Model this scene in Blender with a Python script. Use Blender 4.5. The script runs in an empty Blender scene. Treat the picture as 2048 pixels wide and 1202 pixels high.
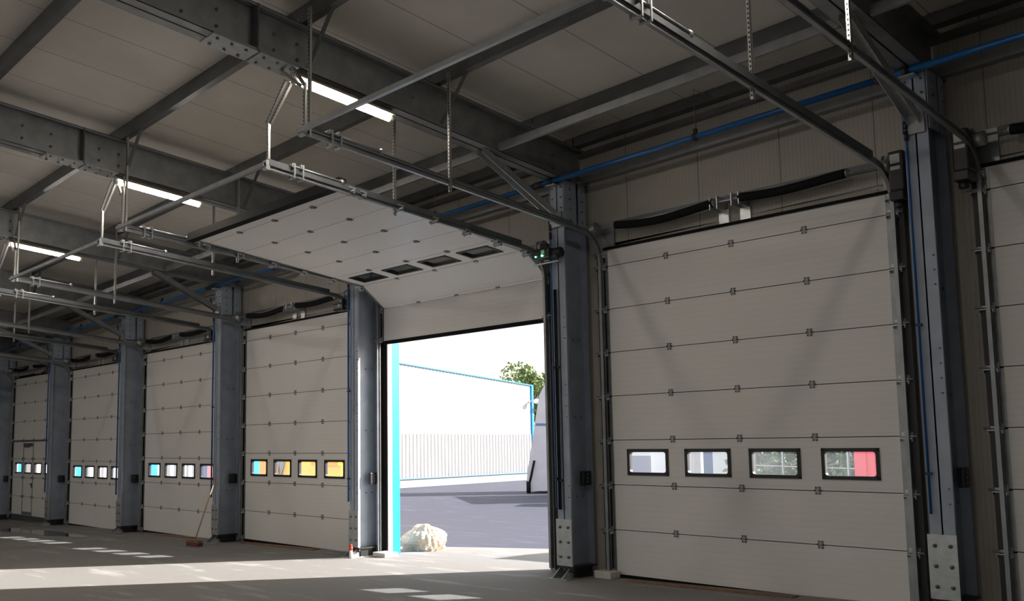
import bpy, bmesh, math, random
from mathutils import Vector, Matrix
random.seed(7)
sc = bpy.context.scene
COL = sc.collection
R = math.radians

# ------------------------------------------------------------------ camera
YAW, PITCH, ROLL = 0.837650, 0.106409, -0.0112364
FPX, CX, CY = 1868.75, -142.7, 87.7
CAM = Vector((0, -10.4716, 1.7967))
fwd = Vector((-math.sin(YAW)*math.cos(PITCH), math.cos(YAW)*math.cos(PITCH), math.sin(PITCH)))
rt = Vector((math.cos(YAW), math.sin(YAW), 0)); up = rt.cross(fwd)
rt2 = math.cos(ROLL)*rt + math.sin(ROLL)*up; up2 = -math.sin(ROLL)*rt + math.cos(ROLL)*up
cd = bpy.data.cameras.new('camera'); cam = bpy.data.objects.new('camera', cd); COL.objects.link(cam)
m = Matrix.Identity(4)
for i in range(3):
    m[i][0], m[i][1], m[i][2], m[i][3] = rt2[i], up2[i], -fwd[i], CAM[i]
cam.matrix_world = m
cd.sensor_width = 36; cd.lens = FPX/2048*36
cd.shift_x = -CX/2048; cd.shift_y = CY/2048; cd.clip_start = .05; cd.clip_end = 500
sc.camera = cam

# ------------------------------------------------------------------ light
AZ, EL = R(36.5), R(25)                 # the sun stands outside, to the right of the open door
sd = Vector((-math.sin(AZ)*math.cos(EL), -math.cos(AZ)*math.cos(EL), -math.sin(EL)))
sl = bpy.data.lights.new('sun', 'SUN'); so = bpy.data.objects.new('sun', sl); COL.objects.link(so)
so.rotation_euler = sd.to_track_quat('-Z', 'Y').to_euler(); so.location = (20, 30, 25)
sl.energy = 17; sl.angle = R(.5); sl.color = (1, .955, .90)
w = bpy.data.worlds.new('world'); sc.world = w; w.use_nodes = True
nt = w.node_tree; nt.nodes.clear()
sky = nt.nodes.new('ShaderNodeTexSky'); sky.sky_type = 'NISHITA'; sky.sun_disc = False
sky.sun_elevation = EL; sky.sun_rotation = R(37); sky.altitude = 100; sky.air_density = 1.4; sky.dust_density = 4; sky.ozone_density = 1.0
mxw = nt.nodes.new('ShaderNodeMixRGB'); mxw.inputs[0].default_value = .55; mxw.inputs[2].default_value = (5.5, 5.5, 5.6, 1)
bg = nt.nodes.new('ShaderNodeBackground'); bg.inputs['Strength'].default_value = .31
ow = nt.nodes.new('ShaderNodeOutputWorld')
nt.links.new(sky.outputs[0], mxw.inputs[1]); nt.links.new(mxw.outputs[0], bg.inputs[0]); nt.links.new(bg.outputs[0], ow.inputs[0])
vs = sc.view_settings; vs.view_transform = 'Standard'; vs.look = 'None'; vs.gamma = 1; vs.use_curve_mapping = False
vs.exposure = 0.0
sc.cycles.max_bounces = 10; sc.cycles.diffuse_bounces = 6; sc.cycles.transparent_max_bounces = 12
sc.cycles.sample_clamp_indirect = 6

# ------------------------------------------------------------------ materials
def mat(name, col, rough=.5, metal=0, noise=0, nscale=8, bump=0, bscale=60, emit=None, es=0, spec=.5):
    m = bpy.data.materials.new(name); m.use_nodes = True
    n = m.node_tree; b = n.nodes['Principled BSDF']
    b.inputs['Base Color'].default_value = (*col, 1); b.inputs['Roughness'].default_value = rough
    b.inputs['Metallic'].default_value = metal; b.inputs['Specular IOR Level'].default_value = spec
    tc = n.nodes.new('ShaderNodeTexCoord')
    if noise:
        nz = n.nodes.new('ShaderNodeTexNoise'); nz.inputs['Scale'].default_value = nscale; nz.inputs['Detail'].default_value = 6
        n.links.new(tc.outputs['Object'], nz.inputs['Vector'])
        rp = n.nodes.new('ShaderNodeMapRange'); rp.inputs[3].default_value = 1-noise; rp.inputs[4].default_value = 1+noise
        rp.inputs[1].default_value = .3; rp.inputs[2].default_value = .7
        n.links.new(nz.outputs['Fac'], rp.inputs[0])
        mx = n.nodes.new('ShaderNodeVectorMath'); mx.operation = 'SCALE'; mx.inputs[0].default_value = col
        n.links.new(rp.outputs[0], mx.inputs['Scale']); n.links.new(mx.outputs[0], b.inputs['Base Color'])
    if bump:
        nb = n.nodes.new('ShaderNodeTexNoise'); nb.inputs['Scale'].default_value = bscale; nb.inputs['Detail'].default_value = 3
        n.links.new(tc.outputs['Object'], nb.inputs['Vector'])
        bp = n.nodes.new('ShaderNodeBump'); bp.inputs['Strength'].default_value = bump; bp.inputs['Distance'].default_value = .01
        n.links.new(nb.outputs['Fac'], bp.inputs['Height']); n.links.new(bp.outputs[0], b.inputs['Normal'])
    if emit:
        b.inputs['Emission Color'].default_value = (*emit, 1); b.inputs['Emission Strength'].default_value = es
    return m

def ribbed(name, col, rough, lines, metal=0, noise=.05, nscale=1.5, spec=.5):
    """lines: (axis, pitch, offset, half width as a fraction of the pitch, colour factor, bump) grooves rolled or jointed into sheet"""
    m = mat(name, col, rough, metal, spec=spec); n = m.node_tree; b = n.nodes['Principled BSDF']
    tc = n.nodes.new('ShaderNodeTexCoord'); sp = n.nodes.new('ShaderNodeSeparateXYZ'); n.links.new(tc.outputs['Object'], sp.inputs[0])
    nz = n.nodes.new('ShaderNodeTexNoise'); nz.inputs['Scale'].default_value = nscale; nz.inputs['Detail'].default_value = 4
    n.links.new(tc.outputs['Object'], nz.inputs['Vector'])
    rp = n.nodes.new('ShaderNodeMapRange'); rp.inputs[1].default_value = .3; rp.inputs[2].default_value = .7
    rp.inputs[3].default_value = 1-noise; rp.inputs[4].default_value = 1+noise
    n.links.new(nz.outputs['Fac'], rp.inputs[0])
    fac = rp.outputs[0]; nrm = None
    for ax, pitch, off, hw, cf, bs in lines:
        a = n.nodes.new('ShaderNodeMath'); a.operation = 'MULTIPLY_ADD'; a.inputs[1].default_value = 1/pitch; a.inputs[2].default_value = .5-off/pitch
        n.links.new(sp.outputs[ax], a.inputs[0])
        f = n.nodes.new('ShaderNodeMath'); f.operation = 'FRACT'; n.links.new(a.outputs[0], f.inputs[0])
        d = n.nodes.new('ShaderNodeMath'); d.operation = 'SUBTRACT'; d.inputs[1].default_value = .5; n.links.new(f.outputs[0], d.inputs[0])
        e = n.nodes.new('ShaderNodeMath'); e.operation = 'ABSOLUTE'; n.links.new(d.outputs[0], e.inputs[0])
        g = n.nodes.new('ShaderNodeMapRange'); g.inputs[1].default_value = hw*.6; g.inputs[2].default_value = hw
        g.inputs[3].default_value = 0; g.inputs[4].default_value = 1; n.links.new(e.outputs[0], g.inputs[0])
        c = n.nodes.new('ShaderNodeMapRange'); c.inputs[3].default_value = cf; c.inputs[4].default_value = 1; n.links.new(g.outputs[0], c.inputs[0])
        mm = n.nodes.new('ShaderNodeMath'); mm.operation = 'MULTIPLY'; n.links.new(fac, mm.inputs[0]); n.links.new(c.outputs[0], mm.inputs[1]); fac = mm.outputs[0]
        if bs:
            bp = n.nodes.new('ShaderNodeBump'); bp.inputs['Strength'].default_value = bs; bp.inputs['Distance'].default_value = .003
            n.links.new(g.outputs[0], bp.inputs['Height'])
            if nrm: n.links.new(nrm, bp.inputs['Normal'])
            nrm = bp.outputs[0]
    mx = n.nodes.new('ShaderNodeVectorMath'); mx.operation = 'SCALE'; mx.inputs[0].default_value = col
    n.links.new(fac, mx.inputs['Scale']); n.links.new(mx.outputs[0], b.inputs['Base Color'])
    if nrm: n.links.new(nrm, b.inputs['Normal'])
    return m

def glass(name, tint, gloss=.08):
    m = bpy.data.materials.new(name); m.use_nodes = True; n = m.node_tree; n.nodes.clear()
    t = n.nodes.new('ShaderNodeBsdfTransparent'); t.inputs[0].default_value = (*tint, 1)
    g = n.nodes.new('ShaderNodeBsdfGlossy'); g.inputs['Roughness'].default_value = .08
    x = n.nodes.new('ShaderNodeMixShader'); x.inputs[0].default_value = gloss
    o = n.nodes.new('ShaderNodeOutputMaterial')
    l = n.nodes.new('ShaderNodeBsdfTranslucent'); l.inputs[0].default_value = (.85, .88, .92, 1)
    y = n.nodes.new('ShaderNodeMixShader'); y.inputs[0].default_value = .022        # a film of dust that scatters light
    n.links.new(t.outputs[0], y.inputs[1]); n.links.new(l.outputs[0], y.inputs[2])
    n.links.new(y.outputs[0], x.inputs[1]); n.links.new(g.outputs[0], x.inputs[2]); n.links.new(x.outputs[0], o.inputs[0])
    return m

def perforated(name, col, pitch):
    m = mat(name, col, .35, .8); n = m.node_tree; b = n.nodes['Principled BSDF']
    tc = n.nodes.new('ShaderNodeTexCoord'); sp = n.nodes.new('ShaderNodeSeparateXYZ'); n.links.new(tc.outputs['Object'], sp.inputs[0])
    a = n.nodes.new('ShaderNodeMath'); a.operation = 'MULTIPLY'; a.inputs[1].default_value = 1/pitch; n.links.new(sp.outputs[2], a.inputs[0])
    f = n.nodes.new('ShaderNodeMath'); f.operation = 'FRACT'; n.links.new(a.outputs[0], f.inputs[0])
    g = n.nodes.new('ShaderNodeMath'); g.operation = 'GREATER_THAN'; g.inputs[1].default_value = .55; n.links.new(f.outputs[0], g.inputs[0])
    h = n.nodes.new('ShaderNodeMath'); h.operation = 'ABSOLUTE'; n.links.new(sp.outputs[0], h.inputs[0])
    k = n.nodes.new('ShaderNodeMath'); k.operation = 'LESS_THAN'; k.inputs[1].default_value = .007; n.links.new(h.outputs[0], k.inputs[0])
    q = n.nodes.new('ShaderNodeMath'); q.operation = 'MULTIPLY'; n.links.new(g.outputs[0], q.inputs[0]); n.links.new(k.outputs[0], q.inputs[1])
    x = n.nodes.new('ShaderNodeMixRGB'); x.inputs[1].default_value = (*col, 1); x.inputs[2].default_value = (.02, .02, .02, 1)
    n.links.new(q.outputs[0], x.inputs[0]); n.links.new(x.outputs[0], b.inputs['Base Color'])
    return m

M = {}
M['galv'] = mat('galvanised_steel', (.33, .345, .355), .42, .75, .14, 5)
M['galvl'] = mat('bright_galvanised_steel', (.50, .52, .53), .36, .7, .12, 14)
M['gdark'] = mat('dull_galvanised_steel', (.12, .13, .14), .5, .5, .15, 4)
M['gcol'] = mat('column_steel', (.36, .41, .49), .6, .35, .12, 4)
M['gpurl'] = mat('purlin_steel', (.17, .175, .18), .38, .65, .18, 3)
M['hinge'] = mat('hinge_plate', (.42, .41, .39), .5, .1)
M['bolt'] = mat('zinc_bolt', (.20, .20, .20), .4, .8)
M['perf'] = perforated('perforated_strip', (.55, .55, .53), .045)
M['panel'] = ribbed('white_door_sheet', (.82, .80, .77), .42, [(2, .0762, .038, .035, .90, .35)], noise=.015, nscale=2)
M['clad'] = ribbed('wall_sheet', (.36, .335, .295), .5, [(0, 1.143, -7.754, .006, .35, .5), (0, .05, 0, .12, .88, .3)], noise=.06)
M['ceil'] = ribbed('roof_sheet', (.76, .72, .66), .62, [(0, 1.02, -5.66, .007, .35, .5), (0, .0425, 0, .10, .93, .2)], noise=.05)
M['rubber'] = mat('black_rubber', (.008, .008, .009), .75, spec=.15)
M['black'] = mat('black_plastic', (.018, .018, .02), .4)
M['cyan'] = mat('sky_blue_trim', (.0, .27, .64), .4)
M['pipe'] = mat('blue_pipe_paint', (.012, .11, .32), .28)
M['tubeb'] = mat('blue_hose', (.01, .09, .30), .35)
M['white'] = mat('white_paint', (.8, .79, .76), .5)
M['label'] = mat('grey_label', (.55, .55, .52), .5)
M['pane'] = glass('window_glazing', (.90, .93, .96))
M['tube'] = mat('lit_tube', (1, 1, 1), .4, emit=(1, .92, .83), es=72)
M['tray'] = mat('lamplit_white_tray', (.46, .40, .30), .35)  # white tray; its yellowish lamplit tone is put into the colour
M['led'] = mat('green_led', (.1, .9, .4), .4, emit=(.05, 1, .35), es=30)
M['wood'] = mat('old_wood', (.22, .13, .08), .7, 0, .25, 12)
M['handle'] = mat('broom_handle', (.40, .25, .14), .5)
M['brush'] = mat('broom_bristle', (.16, .05, .035), .9)
M['red'] = mat('red_paint', (.72, .10, .13), .4)
M['orange'] = mat('orange_paint', (.90, .32, .01), .35)
M['yellow'] = mat('yellow_paint', (.95, .50, .04), .35)
M['rock'] = mat('pale_rock', (.66, .56, .42), .9, 0, .2, 3, .9, 9)
M['conc'] = mat('concrete', (.60, .58, .55), .85, 0, .08, 6)
M['office'] = mat('white_render', (.85, .85, .84), .6)
M['palered'] = mat('pale_red_paint', (.80, .32, .28), .5)
M['plinth'] = mat('grey_plinth', (.22, .235, .23), .85, 0, .08, 1)
M['fac'] = mat('white_profiled_sheet', (.50, .50, .505), .5)
M['leaf'] = mat('leaf', (.16, .22, .07), .6, 0, .3, 2)
M['leafd'] = mat('hedge_leaf', (.16, .24, .15), .6, 0, .3, 2)
M['bark'] = mat('bark', (.10, .07, .05), .9)
M['tarp'] = mat('grey_tarpaulin', (.46, .49, .54), .6, 0, .08, 2)
M['soil'] = mat('grey_bin', (.35, .37, .40), .6)
M['roofw'] = mat('grey_cement', (.30, .32, .35), .8)
M['can'] = mat('red_can', (.65, .06, .04), .3)
M['bluewall'] = mat('blue_sheet', (.08, .16, .34), .5)

def asphalt():
    m = bpy.data.materials.new('asphalt'); m.use_nodes = True; n = m.node_tree; b = n.nodes['Principled BSDF']
    b.inputs['Roughness'].default_value = .82; b.inputs['Specular IOR Level'].default_value = .35
    tc = n.nodes.new('ShaderNodeTexCoord'); sp = n.nodes.new('ShaderNodeSeparateXYZ'); n.links.new(tc.outputs['Object'], sp.inputs[0])
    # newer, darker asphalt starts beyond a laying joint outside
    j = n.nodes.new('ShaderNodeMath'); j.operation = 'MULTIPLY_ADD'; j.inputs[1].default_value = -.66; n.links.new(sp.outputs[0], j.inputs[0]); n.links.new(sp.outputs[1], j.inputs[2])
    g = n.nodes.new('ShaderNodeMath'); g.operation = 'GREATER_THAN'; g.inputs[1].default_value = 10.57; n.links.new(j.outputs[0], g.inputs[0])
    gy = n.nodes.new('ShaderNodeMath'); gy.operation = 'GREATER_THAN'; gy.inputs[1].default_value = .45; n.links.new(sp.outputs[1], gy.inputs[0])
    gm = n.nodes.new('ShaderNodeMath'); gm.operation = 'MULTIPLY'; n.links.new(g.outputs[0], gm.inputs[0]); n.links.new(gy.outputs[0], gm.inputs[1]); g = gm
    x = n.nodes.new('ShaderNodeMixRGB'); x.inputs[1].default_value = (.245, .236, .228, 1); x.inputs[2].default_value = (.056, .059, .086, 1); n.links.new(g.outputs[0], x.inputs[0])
    nz = n.nodes.new('ShaderNodeTexNoise'); nz.inputs['Scale'].default_value = 130; nz.inputs['Detail'].default_value = 3; n.links.new(tc.outputs['Object'], nz.inputs['Vector'])
    r1 = n.nodes.new('ShaderNodeMapRange'); r1.inputs[1].default_value = .35; r1.inputs[2].default_value = .7; r1.inputs[3].default_value = .78; r1.inputs[4].default_value = 1.3; n.links.new(nz.outputs['Fac'], r1.inputs[0])
    mp = n.nodes.new('ShaderNodeMapping'); mp.inputs['Scale'].default_value = (.5, 2.2, 1); mp.inputs['Rotation'].default_value = (0, 0, .3); n.links.new(tc.outputs['Object'], mp.inputs[0])
    n2 = n.nodes.new('ShaderNodeTexNoise'); n2.inputs['Scale'].default_value = 1.3; n2.inputs['Detail'].default_value = 7; n2.inputs['Roughness'].default_value = .6; n.links.new(mp.outputs[0], n2.inputs['Vector'])
    r2 = n.nodes.new('ShaderNodeMapRange'); r2.inputs[1].default_value = .56; r2.inputs[2].default_value = .78; r2.inputs[3].default_value = 1; r2.inputs[4].default_value = 1.9; n.links.new(n2.outputs['Fac'], r2.inputs[0])
    mu = n.nodes.new('ShaderNodeMath'); mu.operation = 'MULTIPLY'; n.links.new(r1.outputs[0], mu.inputs[0]); n.links.new(r2.outputs[0], mu.inputs[1])
    s = n.nodes.new('ShaderNodeVectorMath'); s.operation = 'SCALE'; n.links.new(x.outputs[0], s.inputs[0]); n.links.new(mu.outputs[0], s.inputs['Scale']); n.links.new(s.outputs[0], b.inputs['Base Color'])
    bp = n.nodes.new('ShaderNodeBump'); bp.inputs['Strength'].default_value = .6; bp.inputs['Distance'].default_value = .006; n.links.new(nz.outputs['Fac'], bp.inputs['Height']); n.links.new(bp.outputs[0], b.inputs['Normal'])
    return m
M['asphalt'] = asphalt()

# ------------------------------------------------------------------ mesh helpers
class MB:
    def __init__(s): s.v = []; s.f = []; s.sm = []
    def add(s, vs, fs, smooth=False):
        o = len(s.v); s.v += [tuple(v) for v in vs]; s.f += [tuple(i+o for i in f) for f in fs]; s.sm += [smooth]*len(fs); return s
    def box(s, a, b, fn=None):
        (x0, y0, z0), (x1, y1, z1) = a, b
        vs = [(x, y, z) for z in (z0, z1) for y in (y0, y1) for x in (x0, x1)]
        if fn: vs = [fn(*v) for v in vs]
        return s.add(vs, [(0, 2, 3, 1), (4, 5, 7, 6), (0, 1, 5, 4), (2, 6, 7, 3), (0, 4, 6, 2), (1, 3, 7, 5)])
    def sweep(s, path, prof, side=Vector((1, 0, 0)), closed=True, smooth=False):
        """prof: list of (u, v): u along side, v along the path's normal; mitred along the path"""
        P = [Vector(p) for p in path]; n = len(prof); o = len(s.v); rings = []
        for i, p in enumerate(P):
            t0 = (P[i]-P[i-1]).normalized() if i else (P[1]-P[0]).normalized()
            t1 = (P[i+1]-P[i]).normalized() if i < len(P)-1 else t0
            t = (t0+t1).normalized(); u = (side - t*side.dot(t)).normalized(); v = t.cross(u)
            k = 1/max(.3, t.dot(t0))
            rings.append([p + u*a + v*(b*k) for a, b in prof])
        vs = [v for r in rings for v in r]; fs = []
        for i in range(len(P)-1):
            for j in range(n):
                a = i*n+j; b = i*n+(j+1) % n; fs.append((a, b, b+n, a+n))
        fs.append(tuple(reversed(range(n)))); fs.append(tuple(range((len(P)-1)*n, len(P)*n)))
        return s.add(vs, fs, smooth)
    def bar(s, a, b, w, h, side=Vector((1, 0, 0))):
        return s.sweep([a, b], [(-w/2, -h/2), (w/2, -h/2), (w/2, h/2), (-w/2, h/2)], side)
    def tube(s, path, r, n=10, side=None):
        P = [Vector(p) for p in path]
        if side is None:
            d = (P[-1]-P[0]).normalized(); side = Vector((1, 0, 0)) if abs(d.x) < .7 else Vector((0, 0, 1))
        return s.sweep(P, [(r*math.cos(2*math.pi*i/n), r*math.sin(2*math.pi*i/n)) for i in range(n)], side, smooth=True)
    def prism(s, pts, a, b, axis=1):
        """polygon pts in the plane across axis, from a to b"""
        n = len(pts); put = {0: lambda p, t: (t, p[0], p[1]), 1: lambda p, t: (p[0], t, p[1]), 2: lambda p, t: (p[0], p[1], t)}[axis]
        vs = [put(p, a) for p in pts] + [put(p, b) for p in pts]
        return s.add(vs, [tuple(reversed(range(n))), tuple(range(n, 2*n))] + [(i, (i+1) % n, n+(i+1) % n, n+i) for i in range(n)])
    def mesh(s, name, m):
        me = bpy.data.meshes.new(name); me.from_pydata(s.v, [], s.f)
        for p, q in zip(me.polygons, s.sm): p.use_smooth = q
        me.update(); bm = bmesh.new(); bm.from_mesh(me); bmesh.ops.recalc_face_normals(bm, faces=bm.faces); bm.to_mesh(me); bm.free()
        me.materials.append(m); return me
    def build(s, name, m, parent=None, loc=(0, 0, 0), bevel=0):
        return link(name, s.mesh(name, m), parent, loc, bevel)

def link(name, me, parent=None, loc=(0, 0, 0), bevel=0):
    o = bpy.data.objects.new(name, me); COL.objects.link(o); o.location = loc
    if parent: o.parent = parent
    if bevel:
        b = o.modifiers.new('bevel', 'BEVEL'); b.width = bevel; b.segments = 2; b.limit_method = 'ANGLE'
    return o
def tag(o, label=None, cat=None, group=None, kind=None):
    if label: o['label'] = label
    if cat: o['category'] = cat
    if group: o['group'] = group
    if kind: o['kind'] = kind
    return o
def empty(name, loc=(0, 0, 0), rz=0):
    o = bpy.data.objects.new(name, None); COL.objects.link(o); o.location = loc; o.rotation_euler = (0, 0, rz); o.empty_display_size = .1; return o
def copy_tree(o, parent=None):
    c = o.copy(); COL.objects.link(c); c.parent = parent
    for ch in o.children: copy_tree(ch, c)
    return c
def cprof(w, h, t, lip=.0, flip=1):
    """C section outline: web at u=0, flanges to u=w*flip, height h centred on v"""
    p = [(0, -h/2), (w, -h/2)]
    if lip: p += [(w, -h/2+lip), (w-t, -h/2+lip)]
    p += [(w-t if lip else w, -h/2+t), (t, -h/2+t), (t, h/2-t), (w-t if lip else w, h/2-t)]
    if lip: p += [(w-t, h/2-lip), (w, h/2-lip)]
    p += [(w, h/2), (0, h/2)]
    return [(a*flip, b) for a, b in p]

# ------------------------------------------------------------------ the hall's measures
XS, XR, S = .02, -8.57, .095            # the site falls 2 % along the wall, the roof rises away from it
zx = lambda x: XS*(x-XR)
zf = lambda x: -.048+zx(x)
L0, W, PH = -8.076, 3.85, .61
HX = [.967, 1.935, 2.898]
DOORS = [(-25.093, -.353), (-19.964, -.401), (-14.900, -.295), (-9.896, -.18), (-5.075, -.09), (0, 0), (4.899, .073)]
COLX = [-33.45, -28.45, -23.35, -18.36, -13.39, -8.565, -3.675]
XL, XRR = -37.0, 7.0
BAY = ['farthest bay at the left', 'second bay from the left', 'third bay from the left', 'bay left of the window door with orange behind it', 'bay of the second column left of the open door', 'bay of the open door', 'bay of the large closed door']
roofz = lambda x, y, z0: z0 + zx(x) - S*y

# ------------------------------------------------------------------ ground, ceiling, walls
def ground():
    def gz(x, y):
        k = min(1, max(0, (y-1.5)/12)); return zf(x)*(1-k) + (-.5)*k
    xs = [-110, -80, -60, -50]+[-45+2.5*i for i in range(24)]+[20, 30, 45]
    ys = [-90, -50, -30, -14, 0, 1.5, 4, 7, 10, 13.5, 25, 50, 120]
    v = [(x, y, gz(x, y)) for y in ys for x in xs]; n = len(xs)
    f = [(j*n+i, j*n+i+1, (j+1)*n+i+1, (j+1)*n+i) for j in range(len(ys)-1) for i in range(n-1)]
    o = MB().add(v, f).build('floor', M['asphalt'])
    tag(o, 'grey asphalt floor running out under the open door to the yard', 'floor', kind='structure')
ground()
def roof():
    b = MB()
    for z0, t in ((6.25, .08),):
        b.box((XL, -19, 0), (XRR, .3, t), lambda x, y, z: (x, y, roofz(x, y, z0)+z))
    tag(b.build('ceiling', M['ceil']), 'pale brown ribbed sheet roof lining above the purlins', 'ceiling', kind='structure')
roof()
def wall_front():
    b = MB(); y0, y1 = .06, .30
    edges = [XL]
    for off, dz in DOORS: edges += [L0+off+.02, L0+off+W-.02]
    edges.append(XRR)
    for i in range(0, len(edges), 2):
        b.box((edges[i], y0, -.2), (edges[i+1], y1, 4.55), lambda x, y, z: (x, y, z + zx(x) - (.15 if z < 0 else 0)))
    for (off, dz) in DOORS:
        b.box((L0+off+.02, y0, 4.44+dz), (L0+off+W-.02, y1, 4.60+dz))
    b.box((XL, y0, 4.55), (XRR, y1, 6.24), lambda x, y, z: (x, y, z+zx(x)))
    tag(b.build('wall_front', M['clad']), 'beige ribbed sandwich panel wall holding the row of doors', 'wall', kind='structure')
wall_front()
b = MB().box((XL-.2, -19, -.9), (XL, .3, 8.2)); tag(b.build('wall_left', M['clad']), 'beige panel wall at the far left end of the hall', 'wall', kind='structure')
b = MB().box((XRR, -19, -.6), (XRR+.2, .3, 8.6)); tag(b.build('wall_right', M['clad']), 'beige panel wall closing the hall at the right', 'wall', kind='structure')

b = MB(); xs = [XL, -31, -26, -21, -16, -11, -6, -1, 4, XRR]  # unseen rear wall, its open bays sized to let in fill light
for i in range(0, len(xs)-1, 2): b.box((xs[i], -19.2, -.8), (xs[i+1], -19, 4.2))
b.box((XL, -19.2, 4.2), (XRR, -19, 8.6))
tag(b.build('wall_back', M['clad']), 'unseen beige panel wall behind the camera with open bays sized for fill light', 'wall', kind='structure')

# ------------------------------------------------------------------ sectional doors
pm = MB()
pm.box((0, 0, 0), (W, .04, PH-.009)).box((0, .006, PH-.009), (W, .028, PH))
ME_PANEL = pm.mesh('panel', M['panel'])
def dark_joint(me, lo):                       # the rubber joint on each section's upper edge
    me.materials.append(M['rubber'])
    for p_ in me.polygons: p_.material_index = 1 if lo <= p_.index < lo+6 else 0
dark_joint(ME_PANEL, 6)
WX = [.56, 1.47, 2.38, 3.29]; WW, WH = .66, .355
pm = MB(); z0, z1 = (PH-WH)/2+.03, (PH+WH)/2-.03
pm.box((0, 0, 0), (W, .04, z0)).box((0, 0, z1), (W, .04, PH-.009)).box((0, .006, PH-.009), (W, .028, PH))
ed = [0]
for c in WX: ed += [c-WW/2+.03, c+WW/2-.03]
ed.append(W)
for i in range(0, len(ed), 2): pm.box((ed[i], 0, z0), (ed[i+1], .04, z1))
ME_WPANEL = pm.mesh('panel', M['panel']); dark_joint(ME_WPANEL, 12)
TOPH = 4.5-7*PH
ME_TOP = MB().box((0, 0, 0), (W, .04, TOPH)).mesh('panel', M['panel'])
fr = MB(); t = .042
fr.box((-WW/2, -.012, -WH/2), (WW/2, .045, -WH/2+t)).box((-WW/2, -.012, WH/2-t), (WW/2, .045, WH/2))
fr.box((-WW/2, -.012, -WH/2), (-WW/2+t, .045, WH/2)).box((WW/2-t, -.012, -WH/2), (WW/2, .045, WH/2))
for sx in (-1, 1):
    for sz in (-1, 1):
        cx_, cz_ = sx*(WW/2-t), sz*(WH/2-t)
        fr.prism([(cx_, cz_), (cx_-sx*.03, cz_), (cx_-sx*.009, cz_-sz*.009), (cx_, cz_-sz*.03)], -.01, .043)
ME_FRAME = fr.mesh('window_frame', M['black'])
ME_PANE = MB().box((-WW/2+.03, .012, -WH/2+.03), (WW/2-.03, .018, WH/2-.03)).mesh('pane', M['pane'])
h = MB().box((-.03, -.005, -.048), (.03, 0, -.006)).box((-.03, -.005, .006), (.03, 0, .044)).tube([(-.036, -.009, 0), (.036, -.009, 0)], .008, 8); nh = len(h.f)
for sx in (-1, 1):
    for z in (-.036, .032): h.box((sx*.022-.007, -.012, z-.007), (sx*.022+.007, -.005, z+.007))
    h.box((sx*.03-.006, -.018, -.014), (sx*.03+.006, -.009, .014))
ME_HINGE = h.mesh('hinge', M['hinge']); ME_HINGE.materials.append(M['black'])
for p_ in ME_HINGE.polygons: p_.material_index = 1 if p_.index >= nh else 0
ME_CAPL = MB().box((-.055, -.008, 0), (.0, .03, PH-.02)).mesh('end_cap', M['galv'])
ME_CAPR = MB().box((W, -.008, 0), (W+.085, .03, PH-.02)).mesh('end_cap', M['galv'])
def bracket_mesh(s):
    r = MB(); a, c = (0, .13*s)
    lo, hi = min(a, c), max(a, c)
    r.box((lo, -.03, -.06), (hi, -.008, .04)).box((lo, -.085, -.035), (hi, -.03, -.025)).box((lo, -.085, -.06), (lo+.005, -.03, -.025)).box((hi-.005, -.085, -.06), (hi, -.03, -.025))
    r.box((lo+.02, -.06, .0), (hi-.02, -.03, .01))
    r.tube([(0, -.065, -.008), (.17*s, -.065, -.008)], .011, 8)
    return r.mesh('roller_bracket', M['galvl'])
ME_BRL, ME_BRR = bracket_mesh(-1), bracket_mesh(1)
def sealmesh():
    return MB().box((-.03, -.004, -.05), (W+.03, .05, .012)).mesh('bottom_seal', M['rubber'])
ME_SEAL = sealmesh()
ME_TSEAL = MB().box((-.06, -.03, 0), (W+.1, .05, .035)).mesh('top_seal', M['rubber'])
DLAB = ['white sectional door with a walk-through wicket door built into it', 'white sectional door second from the left, between two dark columns', 'white sectional door with the broom leaning at its right',
        'white sectional door with orange showing through its four windows', 'raised white sectional door standing open overhead', 'largest closed white sectional door right of the open doorway', 'white sectional door cut off by the right picture edge']
LEAF0, LEAFT, ZG = (-.484, 4.6244), .11758, 4.2574
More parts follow.
